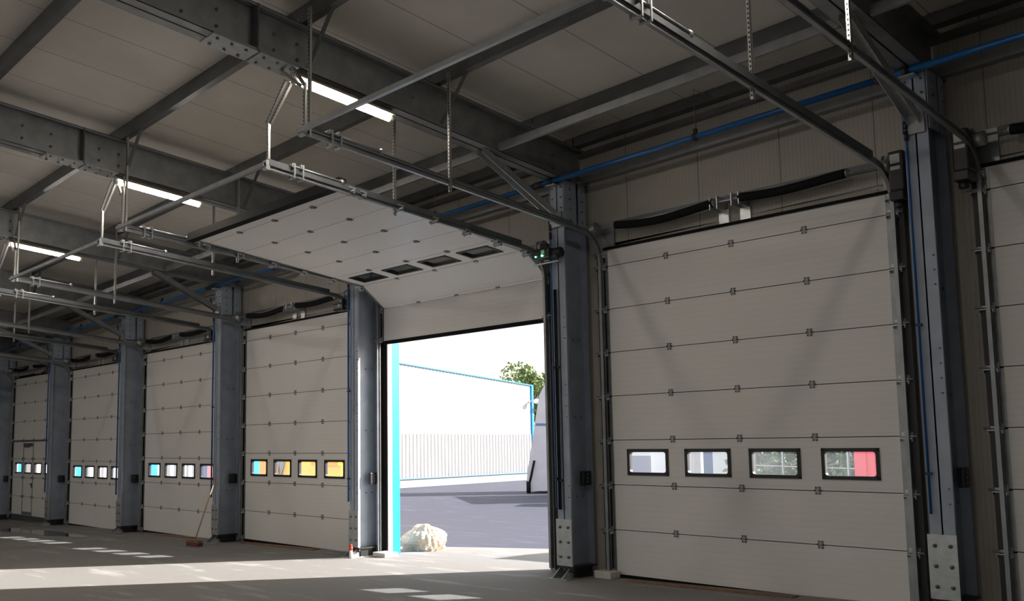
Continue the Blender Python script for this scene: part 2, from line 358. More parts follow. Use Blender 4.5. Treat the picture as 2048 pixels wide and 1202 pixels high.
def make_door(i):
    off, dz = DOORS[i]; isopen = (i == 4)
    d = empty('door_%d' % (i+1), (L0+off, 0, dz)); tag(d, DLAB[i], 'door', kind='structure')
    # placement of each section: (origin y, z, tilt about x)
    pl = []
    if not isopen:
        for k in range(8): pl.append((0, k*PH, 0))
    else:
        zz = ZG-dz
        pl.append((0, zz-PH, 0))
        y1, z1 = LEAF0[0], LEAF0[1]-dz
        pl.append((0, zz, math.atan2(-y1, z1-zz)))
        for j in range(6):
            pl.append((y1-PH*j*math.cos(LEAFT), z1+PH*j*math.sin(LEAFT), math.pi/2-LEAFT))
    for k, (y, z, a) in enumerate(pl):
        me = ME_TOP if k == 7 else ME_WPANEL if k == 2 else ME_PANEL
        p = link('panel', me, d, (0, y, z)); p.rotation_euler = (a, 0, 0)
        def at_(x, yy, zz_): return (x, y+yy*math.cos(a)-zz_*math.sin(a), z+yy*math.sin(a)+zz_*math.cos(a))
        for me2 in (ME_CAPL, ME_CAPR):
            if isopen and k == 1 and me2 is ME_CAPR: me2 = me2.copy(); me2.materials[0] = M['white']  # white colour here stands for light falling on this one cap
            c = link('end_cap', me2, d, (0, y, z)); c.rotation_euler = (a, 0, 0)
            if k == 7: c.scale = (1, 1, TOPH/(PH-.02))
        if k:
            am = a if k > 2 or not isopen else (a+pl[k-1][2])/2
            for x in HX:
                if i == 0 and k in (1, 2, 3) and x == HX[1]: continue
                hh = link('hinge', ME_HINGE, d, at_(x, 0, 0)); hh.rotation_euler = (am, 0, 0)
        for x, mb_ in ((-.03, ME_BRL), (W+.03, ME_BRR)):
            hh = link('roller_bracket', mb_, d, at_(x, -.008, .04 if k == 0 else 0)); hh.rotation_euler = (a, 0, 0)
        if k == 7:
            for x, mb_ in ((-.03, ME_BRL), (W+.03, ME_BRR)):
                hh = link('roller_bracket', mb_, d, at_(x, -.008, TOPH-.05)); hh.rotation_euler = (a, 0, 0)
            t_ = link('top_seal', ME_TSEAL, d, at_(0, 0, TOPH)); t_.rotation_euler = (a, 0, 0)
            if isopen: t_.scale = (1, 1.6, 3.2)
        if k == 0: link('bottom_seal', ME_SEAL, d, (0, y, z))
        if k == 2:
            for x in WX:
                f = link('window_frame', ME_FRAME, d, at_(x, 0, PH/2)); f.rotation_euler = (a, 0, 0)
                q = link('pane', ME_PANE, f)
    if i == 0:
        x0, x1, zt = 1.02, 1.92, 2.36
        f = MB()
        for x in (x0-.02, x1): f.box((x, -.012, .02), (x+.02, 0, zt))
        f.box((0, -.02, zt+.02), (W, 0, zt+.065)).box((0, -.02, -.20), (W, .05, .015)).box((0, -.03, -.05), (W, -.02, -.035))
        f.build('wicket_frame', M['gdark'], d)
        MB().box((x0+.03, -.035, zt-.13), (x1-.05, -.012, zt-.03)).box((x0+.1, -.05, zt-.16), (x1-.3, -.012, zt-.13)).build('door_closer', M['gdark'], d)
        MB().box((x0+.05, -.012, .03), (x1-.02, -.002, .13)).build('kick_plate', M['galv'], d)
        MB().box((x1-.12, -.05, 1.0), (x1-.03, -.012, 1.03)).box((x1-.07, -.02, .9), (x1-.04, -.002, 1.06)).build('door_handle', M['black'], d)
        for z in (PH, 2*PH, 3*PH):
            for x in (x0-.1, x0+.1, x1-.1, x1+.1): link('hinge', ME_HINGE, d, (x, 0, z))
    return d
for i in range(7): make_door(i)

# jamb trims around each opening on the yard side
for i, (off, dz) in enumerate(DOORS):
    a, c = L0+off+.02, L0+off+W-.02
    for s, x in ((1, a), (-1, c)):
        zb = zf(x)+.01; zt = 4.44+dz
        e = empty('trim_%d' % (2*i+(1 if s > 0 else 2)), (x, 0, 0)); side = 'left' if s > 0 else 'right'
        tag(e, ['blue edge trim at the %s jamb of the wicket door', 'blue edge trim at the %s jamb of the second door from the left', 'blue edge trim at the %s jamb of the door by the broom',
                'blue edge trim at the %s jamb of the door with orange behind', 'sky blue flashing at the %s jamb of the open doorway', 'blue edge trim at the %s jamb of the large closed door', 'blue edge trim at the %s jamb of the rightmost door'][i] % side, 'trim', kind='structure')
        lo, hi = (0, .014) if s > 0 else (-.014, 0)
        MB().box((lo, .145, zb), (hi, .32, zt)).box((min(0, -.22*s), .301, zb), (max(0, -.22*s), .32, zt)).build('flashing', M['cyan'], e)
        MB().box((lo, .05, zb), (hi, .144, zt)).build('panel_edge', M['white'], e)

# ------------------------------------------------------------------ door tracks, shafts, motors
DN = ['wicket door', 'second door from left', 'door beside the broom', 'orange-windowed door', 'open door', 'large closed door', 'rightmost door']
ztr = lambda y, dz: 4.695+dz - .0865*y     # axis of the overhead rail
YE = lambda i: -5.08 if i > 4 else -4.91          # where the overhead rails end
def track(i, side):
    ye = YE(i)
    off, dz = DOORS[i]; x = L0+off+(-.085 if side < 0 else W+.135)
    e = empty('door_track', (x, 0, zf(x)))
    tag(e, 'galvanised lift rail curving up overhead on the %s of the %s' % ('left' if side < 0 else 'right', DN[i]), 'rail', 'door lift rails')
    z0 = zf(x); r = .42; th = math.atan(.0865)
    yb = -.085; path = [(0, yb, .06)]
    # arc from vertical to the roofward slope
    zc = ztr(yb-r, dz)-z0 - r*math.cos(th); zc0 = zc
    path.append((0, yb, zc0-.0))
    for k in range(1, 11):
        a = k/10*(math.pi/2-th); path.append((0, yb-r+r*math.cos(a), zc0+r*math.sin(a)))
    path.append((0, ye, ztr(ye, dz)-z0))
    s = -side                       # open towards the leaf
    # normal direction v on the vertical part points into the hall
    prof = [(.0, -.035), (.04*s, -.035), (.04*s, -.024), (.006*s, -.024), (.006*s, .024), (.04*s, .024), (.04*s, .035), (0, .035)]
    MB().sweep(path, prof).build('rail', M['galv'], e)
    # angle holding the upright rail to the wall, and the stiffening angle along the overhead rail
    xo = -.02*s
    zt = 4.42+dz-z0
    MB().box((min(xo, xo-.05*s), -.05, .03), (max(xo, xo-.05*s), .055, zt)).box((min(xo, xo+.1*s), .045, .03), (max(xo, xo+.1*s), .055, zt)).build('wall_angle', M['black'], e)
    p0, p1 = (xo*.6, -.62, ztr(-.62, dz)-z0+.045), (xo*.6, ye, ztr(ye, dz)-z0+.045)
    MB().bar(p0, p1, .012, .075).build('stiffener_angle', M['gdark'], e)
    # bumper spring at the rail end
    yb0 = ye+.36; zz = ztr(yb0, dz)-z0+.085
    bs = MB()
    for dx in (-.018, .018): bs.tube([(dx, yb0-.05, zz+.005), (dx, yb0+.72, zz-.06)], .013, 8)
    bs.tube([(0, yb0+.70, zz-.058), (0, yb0+.74, zz-.062)], .034, 10)
    bs.build('bumper_spring', M['galvl'], e)
    c = MB()
    for dy in (0, .12):
        c.box((-.05, yb0+dy-.03, zz-.02), (.05, yb0+dy+.02, zz+.03)); c.box((-.06, yb0+dy-.01, zz-.15), (-.05, yb0+dy+.01, zz+.02)); c.box((.05, yb0+dy-.01, zz-.15), (.06, yb0+dy+.01, zz+.02))
        c.box((-.055, yb0+dy-.012, zz-.155), (.055, yb0+dy+.012, zz-.14))
    c.build('clamp', M['galvl'], e)
    link('rail_end', MB().box((-.04, ye-.02, -.055), (.04, ye+.02, .055)).mesh('rail_end', M['galvl']), e, (0, 0, ztr(ye, dz)-z0))
    return x
for i in range(7):
    for sd_ in (-1, 1):
        if i == 6 and sd_ == 1: continue
        track(i, sd_)
    off, dz = DOORS[i]; xa, xb = L0+off-.085, L0+off+W+.135
    z = ztr(YE(i), dz)
    MB().sweep([(xa-.03, YE(i)-.05, z), (xb+.03, YE(i)-.05, z)], cprof(.045, .05, .005, .012), Vector((0, 1, 0))).build('cross_bar', M['galv'])
    tag(COL.objects[-1], 'galvanised bar joining the rear rail ends above the %s' % DN[i], 'bar', 'rear cross bars')

def shaft(i):
    off, dz = DOORS[i]; X = L0+off; y, z = -.15, 4.79
    e = empty('spring_shaft', (X, 0, dz)); tag(e, 'spring shaft with two sagging black sleeves above the %s' % DN[i], 'door spring', 'spring shafts over the doors')
    MB().tube([(-.30, y, z), (W+.22, y, z)], .013, 8).build('shaft', M['galvl'], e)
    for a, c, sag in ((.27, 1.80, .055), (2.16, 3.50, .03)):
        P = []
        for k in range(25):
            t = k/24; P.append((a+(c-a)*t, y, z-sag*math.sin(math.pi*t)-.006*math.sin(6*t)))
        MB().tube(P, .055, 12).build('spring_sleeve', M['rubber'], e)
        for x in (a, c): MB().tube([(x-.025, y, z), (x+.025, y, z)], .05, 12).build('spring_cone', M['galv'], e)
    for x in (1.83, 2.13):
        m_ = MB().box((x-.07, .035, 4.50), (x+.07, .058, 4.73)).box((x-.06, -.2, 4.70), (x-.05, .04, 4.86)).box((x+.04, -.2, 4.70), (x+.05, .04, 4.86)).box((x-.06, .03, 4.70), (x+.05, .04, 4.86))
        m_.build('centre_bracket', M['galvl'], e)
    for x0, x1 in ((-.26, .10), (W-.02, W+.20)):
        MB().box((x0, .025, 4.46), (x1, .058, 4.90)).box((x0+.13, -.22, 4.62), (x0+.142, .03, 4.86)).build('end_bracket', M['galv'], e)
    for x in (-.17, W+.08):
        dr = MB().tube([(x, y, z), (x+.09, y, z)], .085, 16).tube([(x-.008, y, z), (x+.002, y, z)], .10, 16).tube([(x+.088, y, z), (x+.098, y, z)], .10, 16)
        dr.build('cable_drum', M['galv'], e)
    MB().box((.1, .035, z+.02), (W-.02, .058, z+.115)).build('backing_rail', M['gdark'], e)
for i in range(7): shaft(i)

def chain(name, x, y, z0, z1, lab):
    e = empty(name, (x, y, z0)); tag(e, lab, 'chain'); n = int((z1-z0)/.04)
    for dx in (-.03, .03):
        b = MB(); r = .0075
        b.tube([(dx, 0, 0), (dx, 0, n*.04)], .0015, 4)
        for k in range(n):
            z = k*.04
            b.add([(dx+r, 0, z), (dx-r, 0, z), (dx, r, z), (dx, -r, z), (dx, 0, z+.018), (dx, 0, z-.018)],
                  [(0, 2, 4), (2, 1, 4), (1, 3, 4), (3, 0, 4), (2, 0, 5), (1, 2, 5), (3, 1, 5), (0, 3, 5)])
        b.build('strand', M['galvl'], e)
def motor(loc, lab, flat=False, led=False, s=1):
    e = empty('door_motor', loc); tag(e, lab, 'motor')
    if not flat:
        MB().box((-.08, -.28, -.20), (.08, -.02, .24)).build('motor_body', M['black'], e, bevel=.02)
        MB().box((-.075, -.30, -.30), (.07, -.06, -.20)).tube([(-.02, -.17, -.30), (-.02, -.17, -.36)], .05, 14).build('gearbox', M['black'], e, bevel=.01)
        MB().box((-.05, -.288, .10), (.05, -.281, .20)).box((-.05, -.288, .03), (.05, -.281, .07)).build('rating_label', M['label'], e)
        MB().tube([(-.20*s, -.15, .12), (-.09*s, -.15, .12)], .075, 16).build('motor_coupling', M['galv'], e)
    else:
        MB().box((-.20, -.30, -.06), (.12, -.10, .08)).build('motor_body', M['black'], e, bevel=.03)
        MB().tube([(.10, -.2, 0), (.26, -.2, 0)], .07, 14).build('motor_housing', M['black'], e)
        MB().box((-.10, -.24, .08), (.02, -.16, .16)).build('gearbox', M['black'], e, bevel=.01)
        MB().box((-.24, -.22, -.13), (.22, -.19, -.115)).build('mounting_bar', M['galvl'], e)
        MB().box((-.02, -.307, .0), (.04, -.301, .05)).build('rating_label', M['label'], e)
        if led:
            for x, r in ((-.0, .014), (-.12, .009)):
                MB().tube([(x, -.300, -.03), (x, -.315, -.03)], r, 12).build('indicator_lamp', M['led'], e)
off, dz = DOORS[5]; xm = L0+off+W+.27
motor((xm, -.08, 4.62+dz), 'black box door motor at the top right of the large closed door')
chain('hand_chain', xm+.10, -.16, .5, 4.3, 'thin hand chain hanging between the large closed door and the column right of it')
off, dz = DOORS[6]
motor((L0+off-.14, -.08, 4.62+dz), 'black box door motor at the left of the rightmost door', s=-1)
chain('hand_chain', L0+off-.16, -.25, 2.2, 4.35, 'beaded hand chain hanging under the motor of the rightmost door')
off, dz = DOORS[4]; xg = L0+off+W+.20
motor((-8.63, -.46, 4.44), 'black door motor with a glowing green lamp beside the open door', True, True)
for i in (0, 1, 2, 3):
    off, dz = DOORS[i]
    motor((L0+off+W+.16, -.12, 4.52+dz), 'black door motor at the top right of the %s' % DN[i], True)

# ------------------------------------------------------------------ steel columns
CN = ['dark steel column cut off by the left picture edge', 'dark steel column right of the wicket door', 'dark steel column between the second and third doors from the left', 'dark steel column with the broom leaning on it',
      'dark steel column left of the open doorway', 'steel column right of the open doorway', 'steel column with a blue hose, right of the large closed door']
CS = ['leftmost column', 'second column from left', 'third column from left', 'column the broom leans on', 'column left of the doorway', 'column right of the doorway', 'rightmost column']
BM = {}
def bolt(par, p, d, r=.016):
    k = (tuple(d), r)
    if k not in BM: BM[k] = MB().tube([Vector((0, 0, 0)), Vector(d)*.016], r, 6).mesh('bolt', M['bolt'])
    return link('bolt', BM[k], par, p)
def column(i):
    x = COLX[i]; e = empty('steel_column', (x, 0, zf(x))); tag(e, CN[i], 'column', 'steel columns along the door wall')
    zt = roofz(x, -.25, 5.47)-zf(x)
    for s in (1, -1):
        MB().sweep([(.008*s, -.25, .16), (.008*s, -.25, zt)], [(-b_, a_) for a_, b_ in cprof(.127, .5, .008, .03, s)], Vector((0, 1, 0))).build('channel', M['gcol'], e)
    p = MB().box((-.145, -.514, .17), (.13, -.501, .80)).build('base_plate', M['galvl'], e)
    for zz in (.29, .49, .69):
        for xx in (-.075, .07): bolt(p, (xx, -.514, zz), (0, -1, 0), .02)
    MB().box((-.09, -.42, .0), (.09, -.04, .14)).box((-.135, -.5, .14), (.135, 0, .165)).build('foot_stub', M['black'], e)
    MB().tube([(-.02, -.49, .11), (.12, -.47, .11)], .028, 10).build('tie_rod', M['black'], e)
    for xx in (-.11, .06):
        g = MB().prism([(-.66, .012), (-.40, .012), (-.44, .155), (-.475, .155)], xx-.006, xx+.006, 0); g.build('foot_gusset', M['galvl'], e)
    MB().box((-.15, -.69, 0), (.17, -.40, .012)).build('foot_plate', M['galvl'], e)
    # bolted gusset plates where the rafter meets the column
    for s in (1, -1):
        g = MB().box((min(.131*s, .139*s), -.5, zt-.62), (max(.131*s, .139*s), -.24, zt)).box((min(.131*s, .139*s), -.19, zt-.62), (max(.131*s, .139*s), -.05, zt)); g.build('gusset_plate', M['gcol'], e)
    b = e
    for zz in (.1, .25, .4, .55):
        for yy in (-.38, -.12): bolt(b, (.139, yy, zt-zz), (1, 0, 0), .014)
        for xx in (-.08, .08): bolt(b, (xx, -.5, zt-zz+.02), (0, -1, 0), .013)
    for z in (1.1, 1.25, 2.2, 2.35, 2.5, 2.65, 3.3, 3.45, 3.6):
        bolt(b, (.09, -.5, z), (0, -1, 0), .008)
        if z in (1.1, 2.2, 3.3): bolt(b, (.02, -.25, z), (1, 0, 0), .012); bolt(b, (.02, -.12, z), (1, 0, 0), .012)
    MB().box((-.15, -.515, zt), (.15, .02, zt+.014)).build('cap_plate', M['galv'], e)
for i in range(7): column(i)

# hoses and boxes on the columns
def hose(i, dx, z0, z1, m, lab, r=.011, valve=False):
    x = COLX[i]; e = empty('air_hose', (x, 0, zf(x))); tag(e, lab, 'hose')
    pts = [(dx, -.535, z0), (dx, -.535, z1)]
    if valve: pts += [(dx-.02, -.54, z1+.15), (dx-.13, -.56, z1+.42)]
    MB().tube(pts, r, 8).build('tube', m, e)
    if valve: MB().tube([(dx, -.535, z1-.12), (dx, -.535, z1-.02)], .022, 10).tube([(dx, -.535, z1-.0), (dx, -.535, z1+.09)], .022, 10).build('valve', M['black'], e)
    c = MB()
    for z in (z0+.4, 2.9):
        c.box((dx-.03, -.55, z-.012), (dx+.03, -.514, z+.012))
    c.build('pipe_clip', M['black'], e)
hose(6, -.085, 1.0, 4.95, M['tubeb'], 'blue air hose running down the rightmost column', .014, True)
hose(5, -.105, .95, 4.85, M['tubeb'], 'dark blue air hose down the left edge of the column right of the doorway', .012, True)
hose(5, -.06, .93, 4.0, M['rubber'], 'black cable on the left flange of the column right of the doorway')
hose(5, -.03, .93, 4.0, M['rubber'], 'black cable beside the seam of the column right of the doorway')
hose(4, -.12, .95, 4.9, M['tubeb'], 'blue air hose down the column left of the open doorway', .018, True)
hose(3, -.125, .95, 4.9, M['tubeb'], 'blue air hose on the column the broom leans on', .018, True)
hose(2, -.125, .95, 4.9, M['tubeb'], 'blue air hose on the third column from the left', .018, True)
hose(1, -.125, .95, 4.9, M['tubeb'], 'blue air hose on the column right of the wicket door', .018, True)
for i in range(7):
    x = COLX[i]; e = empty('control_box', (x+.135, -.15, zf(x)+1.35)); tag(e, 'small black push button box on the %s' % CS[i], 'switch box', 'door control boxes')
    MB().box((-.06, -.09, -.10), (.0, .09, .10)).build('box_body', M['black'], e, bevel=.01)
    for z in (-.05, 0, .05): MB().tube([(0, 0, z), (.012, 0, z)], .014, 10).build('push_button', M['gdark'], e)

# ------------------------------------------------------------------ rafters, braces, purlins
RD = .53
def rafter(i):
    x = COLX[i]; e = empty('rafter', (x, 0, roofz(x, 0, 5.485))); tag(e, 'heavy steel rafter running inward from the %s' % CS[i], 'beam', 'steel rafters')
    sh = lambda a, y, z: (a, y, z-S*y)
    for s in (1, -1):
        c = MB(); y0, y1 = -17.5, .02
        X = lambda u: u*s
        for (u0, u1, za, zb) in ((.008, .016, 0, RD), (.008, .14, 0, .009), (.008, .14, RD-.009, RD), (.132, .14, 0, .03), (.132, .14, RD-.03, RD)):
            c.box((min(X(u0), X(u1)), y0, za), (max(X(u0), X(u1)), y1, zb), sh)
        c.build('channel', M['galv'], e)
    for y0, y1 in ((-6.0, -5.47), (-5.44, -4.95)):
        p = MB().box((-.15, y0, -.014), (.15, y1, -.001), sh).build('splice_plate', M['galvl'], e)
        for k in range(3):
            for xx in (-.085, .085): bolt(p, sh(xx, y0+.08+.17*k, -.014), (0, 0, -1), .018)
    MB().box((.018, -5.48, .0), (.15, -5.462, RD), sh).box((-.15, -5.48, .0), (-.018, -5.462, RD), sh).build('stiffener_plate', M['gdark'], e)
    for y in (-6.9, -6.3, -5.9, -5.2, -4.9, -3.2, -1.6, -.6):
        for zz in (.15, .33) if y not in (-3.2, -1.6) else (.3,): bolt(e, sh(.016, y, zz), (1, 0, 0), .018)
    # knee brace
    k = empty('knee_brace', (x, 0, 0)); tag(k, 'diagonal steel knee brace from the %s up to its rafter' % CS[i], 'brace', 'knee braces')
    a, c = Vector((0, -.52, 4.98+zx(x))), Vector((0, -2.02, roofz(x, -2.02, 5.47)))
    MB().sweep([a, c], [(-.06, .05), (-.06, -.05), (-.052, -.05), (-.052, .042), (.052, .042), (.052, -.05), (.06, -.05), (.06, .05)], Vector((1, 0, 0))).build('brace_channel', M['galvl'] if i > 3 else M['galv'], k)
    MB().box((-.10, -.535, 4.84+zx(x)), (.10, -.516, 5.06+zx(x))).build('brace_plate', M['galv'], k)
for i in range(7): rafter(i)
BN = ['far left bay', 'wicket door bay', 'second door bay from left', 'bay beside the broom', 'orange-windowed door bay', 'open door bay', 'large closed door bay', 'rightmost bay']
PX = [XL]+COLX+[3.0]
PY = [-.98, -2.88, -4.88, -6.92, -8.95, -10.98]
PN = ['nearest the door wall', 'second from the door wall', 'third from the door wall', 'fourth from the door wall', 'fifth from the door wall', 'sixth from the door wall']
def slopebar(name, x0, x1, prof, y, z0, m, lab, cat, group, kind=None):
    o = MB().sweep([(x0, y, z0+zx(x0)), (x1, y, z0+zx(x1))], prof, Vector((0, 1, 0))).build(name, m)
    return tag(o, lab, cat, group, kind)
for bi in range(len(PX)-1):
    x0, x1 = PX[bi]+.01, PX[bi+1]-.01
    for yi, y in enumerate(PY):
        z = 6.25-S*y-.103
        slopebar('purlin', x0, x1, cprof(.10, .2, .007, .022), y, z, M['gpurl'], 'roof purlin %s in the %s' % (PN[yi], BN[bi]), 'beam', 'roof purlins')
    if bi and bi < 8:
        slopebar('roof_strut', x0+.14, x1-.14, cprof(.05, .10, .007, .015), -1.82, 5.71, M['galv'], 'light steel strut between knee braces in the %s' % BN[bi], 'beam', 'longitudinal struts')
    slopebar('wall_girt', x0, x1, cprof(.10, .10, .007, .02), -.048, 5.59, M['galv'], 'wall girt under the blue pipe in the %s' % BN[bi], 'beam', 'wall girts')
    slopebar('eaves_rail', x0, x1, cprof(.10, .07, .007, .02), -.048, 5.97, M['gpurl'], 'eaves rail high on the door wall in the %s' % BN[bi], 'beam', 'eaves rails')
    slopebar('eaves_flashing', x0, x1, cprof(.15, .13, .007), -.10, 6.17, M['gpurl'], 'dark folded flashing where roof meets wall in the %s' % BN[bi], 'flashing', 'eaves flashings')
for i, x in enumerate(COLX):
    for y in (-4.88, -2.88):
        for s in (1,):
            e = MB().bar((x+.14*s, y+.05, roofz(x, y, 5.52)), (x+.62*s, y+.05, roofz(x, y, 6.06)), .05, .008, Vector((0, 1, 0)))
            tag(e.build('fly_brace', M['gdark']), 'short purlin strap at the %s, %s' % (CS[i], 'on the wall side' if y > -3 else 'on the hall side'), 'brace', 'fly braces')

# ------------------------------------------------------------------ hangers
def strip(x0, y, z0, x1, z1, lab, name='rail_hanger', w=.032):
    a, c = Vector((x0, y, z0)), Vector((x1, y, z1)); d = c-a; Lg = d.length
    b = MB().box((-w/2, -.002, 0), (w/2, .002, Lg)).box((w/2-.004, -.002, 0), (w/2, .03, Lg))
    o = b.build(name, M['perf'], None, a); o.rotation_euler = (0, math.atan2(d.x, d.z), 0)
    return tag(o, lab, 'hanger', 'perforated rail hangers')
for i in range(7):
    off, dz = DOORS[i]
    for side in (-1, 1):
        if i == 6 and side == 1: continue
        x = L0+off+(-.085 if side < 0 else W+.135); sn = 'left' if side < 0 else 'right'
        if x > -1: continue
        y = -2.98
        strip(x-.03*side, y, ztr(y, dz)-.12, x-.03*side, roofz(x, y, 6.04), 'perforated hanger in the middle of the %s rail of the %s' % (sn, DN[i]))
        xc = COLX[i+1] if side > 0 and i+1 < len(COLX) else COLX[i]
        if side > 0 and i+1 >= len(COLX): continue
        y = YE(i)+.02; zr = roofz(xc, y, 5.47); xe = xc+(-.12 if side > 0 else .12); zm = ztr(y, dz)+.55
        strip(x, y, ztr(y, dz)-.05, x, zm, 'perforated hanger at the rear end of the %s rail of the %s' % (sn, DN[i]))
        strip(x, y+.02, zm-.05, xe, zr, 'slanted perforated strap from %s rail of the %s to rafter' % (sn, DN[i]))
        strip(x-.015, y-.02, zm-.05, xe-.16*side*-1 if side < 0 else xe-.08, zr, 'second slanted strap from %s rail of the %s to rafter' % (sn, DN[i]))
        if side < 0:
            strip(x+.05, y+.03, ztr(y, dz)-.05, x+.05, roofz(x, y, 6.04), 'long upright hanger at the left rail end of the %s' % DN[i])

# ------------------------------------------------------------------ blue pipe
for bi in range(1, len(PX)-1):
    x0, x1 = PX[bi], PX[bi+1]; y = -.585; zp = 5.50
    f = lambda x: (x, y, zp+zx(x))
    e = empty('blue_pipe', f(x0)); tag(e, 'blue air pipe length along the wall top in the %s' % BN[bi], 'pipe', 'blue compressed air pipe')
    q = lambda x, dy=0, dz=0: tuple(Vector(f(x))+Vector((0, dy, dz))-Vector(f(x0)))
    MB().tube([q(x0-.28), q(x1-.30)], .036, 14).build('pipe_run', M['pipe'], e)
    for u0, u1 in ((-.34, -.18), (-.06, 0)): MB().tube([q(x0+u0), q(x0+u1)], .05, 14).build('coupling', M['black'], e)
    xm_ = (x0+x1)/2-.1
    MB().tube([q(xm_-.03), q(xm_+.03)], .05, 12).box(tuple(Vector(q(xm_))+Vector((-.02, -.02, .03))), tuple(Vector(q(xm_))+Vector((.02, .02, .10)))).build('pipe_clamp', M['black'], e)
    MB().tube([q(xm_, 0, .1), q(xm_, 0, .62)], .004, 6).tube([q(xm_, 0, .60), q(xm_+.02, .52, .60)], .006, 6).build('drop_rod', M['galv'], e)
    MB().box(tuple(Vector(q(x0))+Vector((-.10, -.03, -.06))), tuple(Vector(q(x0))+Vector((.06, .085, -.045)))).build('pipe_shelf', M['galvl'], e)

# ------------------------------------------------------------------ lamps
LN0 = {2: 'fluorescent lamp under the third rafter from the left', 3: 'lit fluorescent lamp at the far left under its rafter', 4: 'lit fluorescent lamp under the middle rafter, left of the open door', 5: 'nearest lit fluorescent lamp, under the rafter over the doorway', 6: 'lit fluorescent lamp under the rightmost rafter'}
def lamp(i, ym, lab):
    x = COLX[i]+.03; z = roofz(x, ym, 5.47)-.02
    e = empty('fluorescent_lamp', (x, ym, z)); tag(e, lab, 'lamp', 'fluorescent lamps under the rafters'); e.rotation_euler = (-math.atan(S), 0, 0)
    MB().box((-.05, -.69, -.03), (.05, .69, 0)).prism([(-.05, -.025), (.05, -.025), (.11, -.055), (.115, -.050), (.05, -.006), (-.05, -.006), (-.115, -.050), (-.11, -.055)], -.69, .69).build('lamp_tray', M['tray'], e)
    b = MB(); n = 14; P = [(.034*math.cos(2*math.pi*k/n), -.072+.034*math.sin(2*math.pi*k/n)) for k in range(n)]
    b.prism(P, -.67, .67).build('tube_cover', M['tube'], e)
    for s in (-1, 1):
        MB().tube([(0, s*.67, -.072), (0, s*.72, -.072)], .038, 14).box((-.03, min(s*.68, s*.71), -.06), (.03, max(s*.68, s*.71), 0)).build('end_cap', M['label'], e)
for i in (2, 3, 4, 5, 6): lamp(i, -4.24, LN0[i])
for i in range(7):  # unseen extra lamps, added as fill for the floor and doors
    for ym, w_ in ((-10.6, 'second'), (-16.4, 'third')): lamp(i, ym, 'added fill lamp out of view, rafter of the %s, %s row from doors' % (CS[i], w_))

# ------------------------------------------------------------------ loose things on the floor
def broom():
    e = empty('push_broom', (-18.0, -1.16, zf(-18))); tag(e, 'push broom with red brown bristles leaning against a column', 'broom')
    MB().tube([(0, 0, .09), (-.22, .60, 1.42)], .013, 8).build('handle', M['handle'], e)
    MB().box((-.25, -.05, .07), (.25, .05, .12)).build('broom_head', M['wood'], e, bevel=.01)
    b = MB()
    for k in range(20):
        for j in range(4):
            x, y = -.24+.48*k/19, -.045+.03*j; b.prism([(x-.012, y-.012), (x+.012, y-.012), (x+.012, y+.012), (x-.012, y+.012)], .0+.004*random.random(), .07, 2)
    b.build('bristles', M['brush'], e)
broom()
def can():
    x, y = -13.27, -.66; e = empty('spray_can', (x, y, zf(x)-.0)); tag(e, 'small red and white spray can standing beside the foot of a column', 'can')
    MB().tube([(0, 0, 0), (0, 0, .13)], .033, 16).build('can_body', M['white'], e)
    MB().tube([(0, 0, .13), (0, 0, .20)], .0325, 16).build('label_band', M['can'], e)
    MB().tube([(0, 0, .20), (0, 0, .235)], .024, 16).build('cap', M['can'], e)
can()
def plank(name, x0, x1, y, wd, h, lab):
    z = zf((x0+x1)/2)
    o = MB().box((x0, y-wd/2, 0), (x1, y+wd/2, h), lambda a, b_, c: (a, b_, zf(a)+c)).build(name, M['wood']); tag(o, lab, 'board')
plank('wooden_board', -17.7, -15.0, -.20, .16, .022, 'long dark wooden board lying below the door with orange behind its windows')
plank('wooden_board', -22.4, -19.9, -.20, .16, .022, 'dark wooden board lying in front of the door beside the broom')
plank('wooden_board', -7.7, -5.4, -.22, .16, .018, 'thin wooden board lying along the foot of the large closed door')
o = MB().box((-.17, -.15, 0), (.17, .15, .075)).build('concrete_block', M['conc'], None, (-12.98, -.13, zf(-12.98)), .008); tag(o, 'white concrete block at the foot of the open doorway\'s left jamb', 'block')
o = MB().box((-.15, -.12, 0), (.13, .1, .10)).build('concrete_block', M['conc'], None, (-8.14, -.12, zf(-8.14)), .01); tag(o, 'pale block at the bottom left corner of the large closed door', 'block')
def blob(r, sx, sy, sz, seed, amp, sub=4):
    bm = bmesh.new(); bmesh.ops.create_icosphere(bm, subdivisions=sub, radius=r); rnd = random.Random(seed)
    ph = [(rnd.uniform(-6, 6), rnd.uniform(-6, 6), rnd.uniform(-6, 6), rnd.uniform(0, 6)) for _ in range(14)]
    for v in bm.verts:
        n = v.co.normalized(); d = sum(math.sin(n.x*a/1+n.y*b_+n.z*c+p)*(1 if k < 5 else .45) for k, (a, b_, c, p) in enumerate(ph))
        d2 = sum(abs(math.sin(n.x*a*2+n.y*b_*2+n.z*c*2+p)) for a, b_, c, p in ph[:5])*.4
        v.co = v.co*(1+amp*(d*.25-d2*.3)); v.co.x *= sx; v.co.y *= sy; v.co.z *= sz
    zm = min(v.co.z for v in bm.verts)
    for v in bm.verts: v.co.z = max(v.co.z, zm*.62)-zm*.62
    me = bpy.data.meshes.new('rock'); bm.to_mesh(me); bm.free()
    return me
me = blob(.38, 1.12, .9, .82, 3, .16, 5); me.materials.append(M['rock'])
rr = random.Random(2)
for v in me.vertices:
    a = math.atan2(v.co.y, v.co.x)
    k = 1 + .035*math.sin(23*a+3*v.co.z*6) + .03*math.sin(41*a+9*v.co.z) + .02*math.sin(17*a-14*v.co.z) + rr.uniform(-.012, .012)
    v.co.x *= k; v.co.y *= k; v.co.z *= 1+.02*math.sin(31*v.co.x)+.02*math.sin(27*v.co.y)
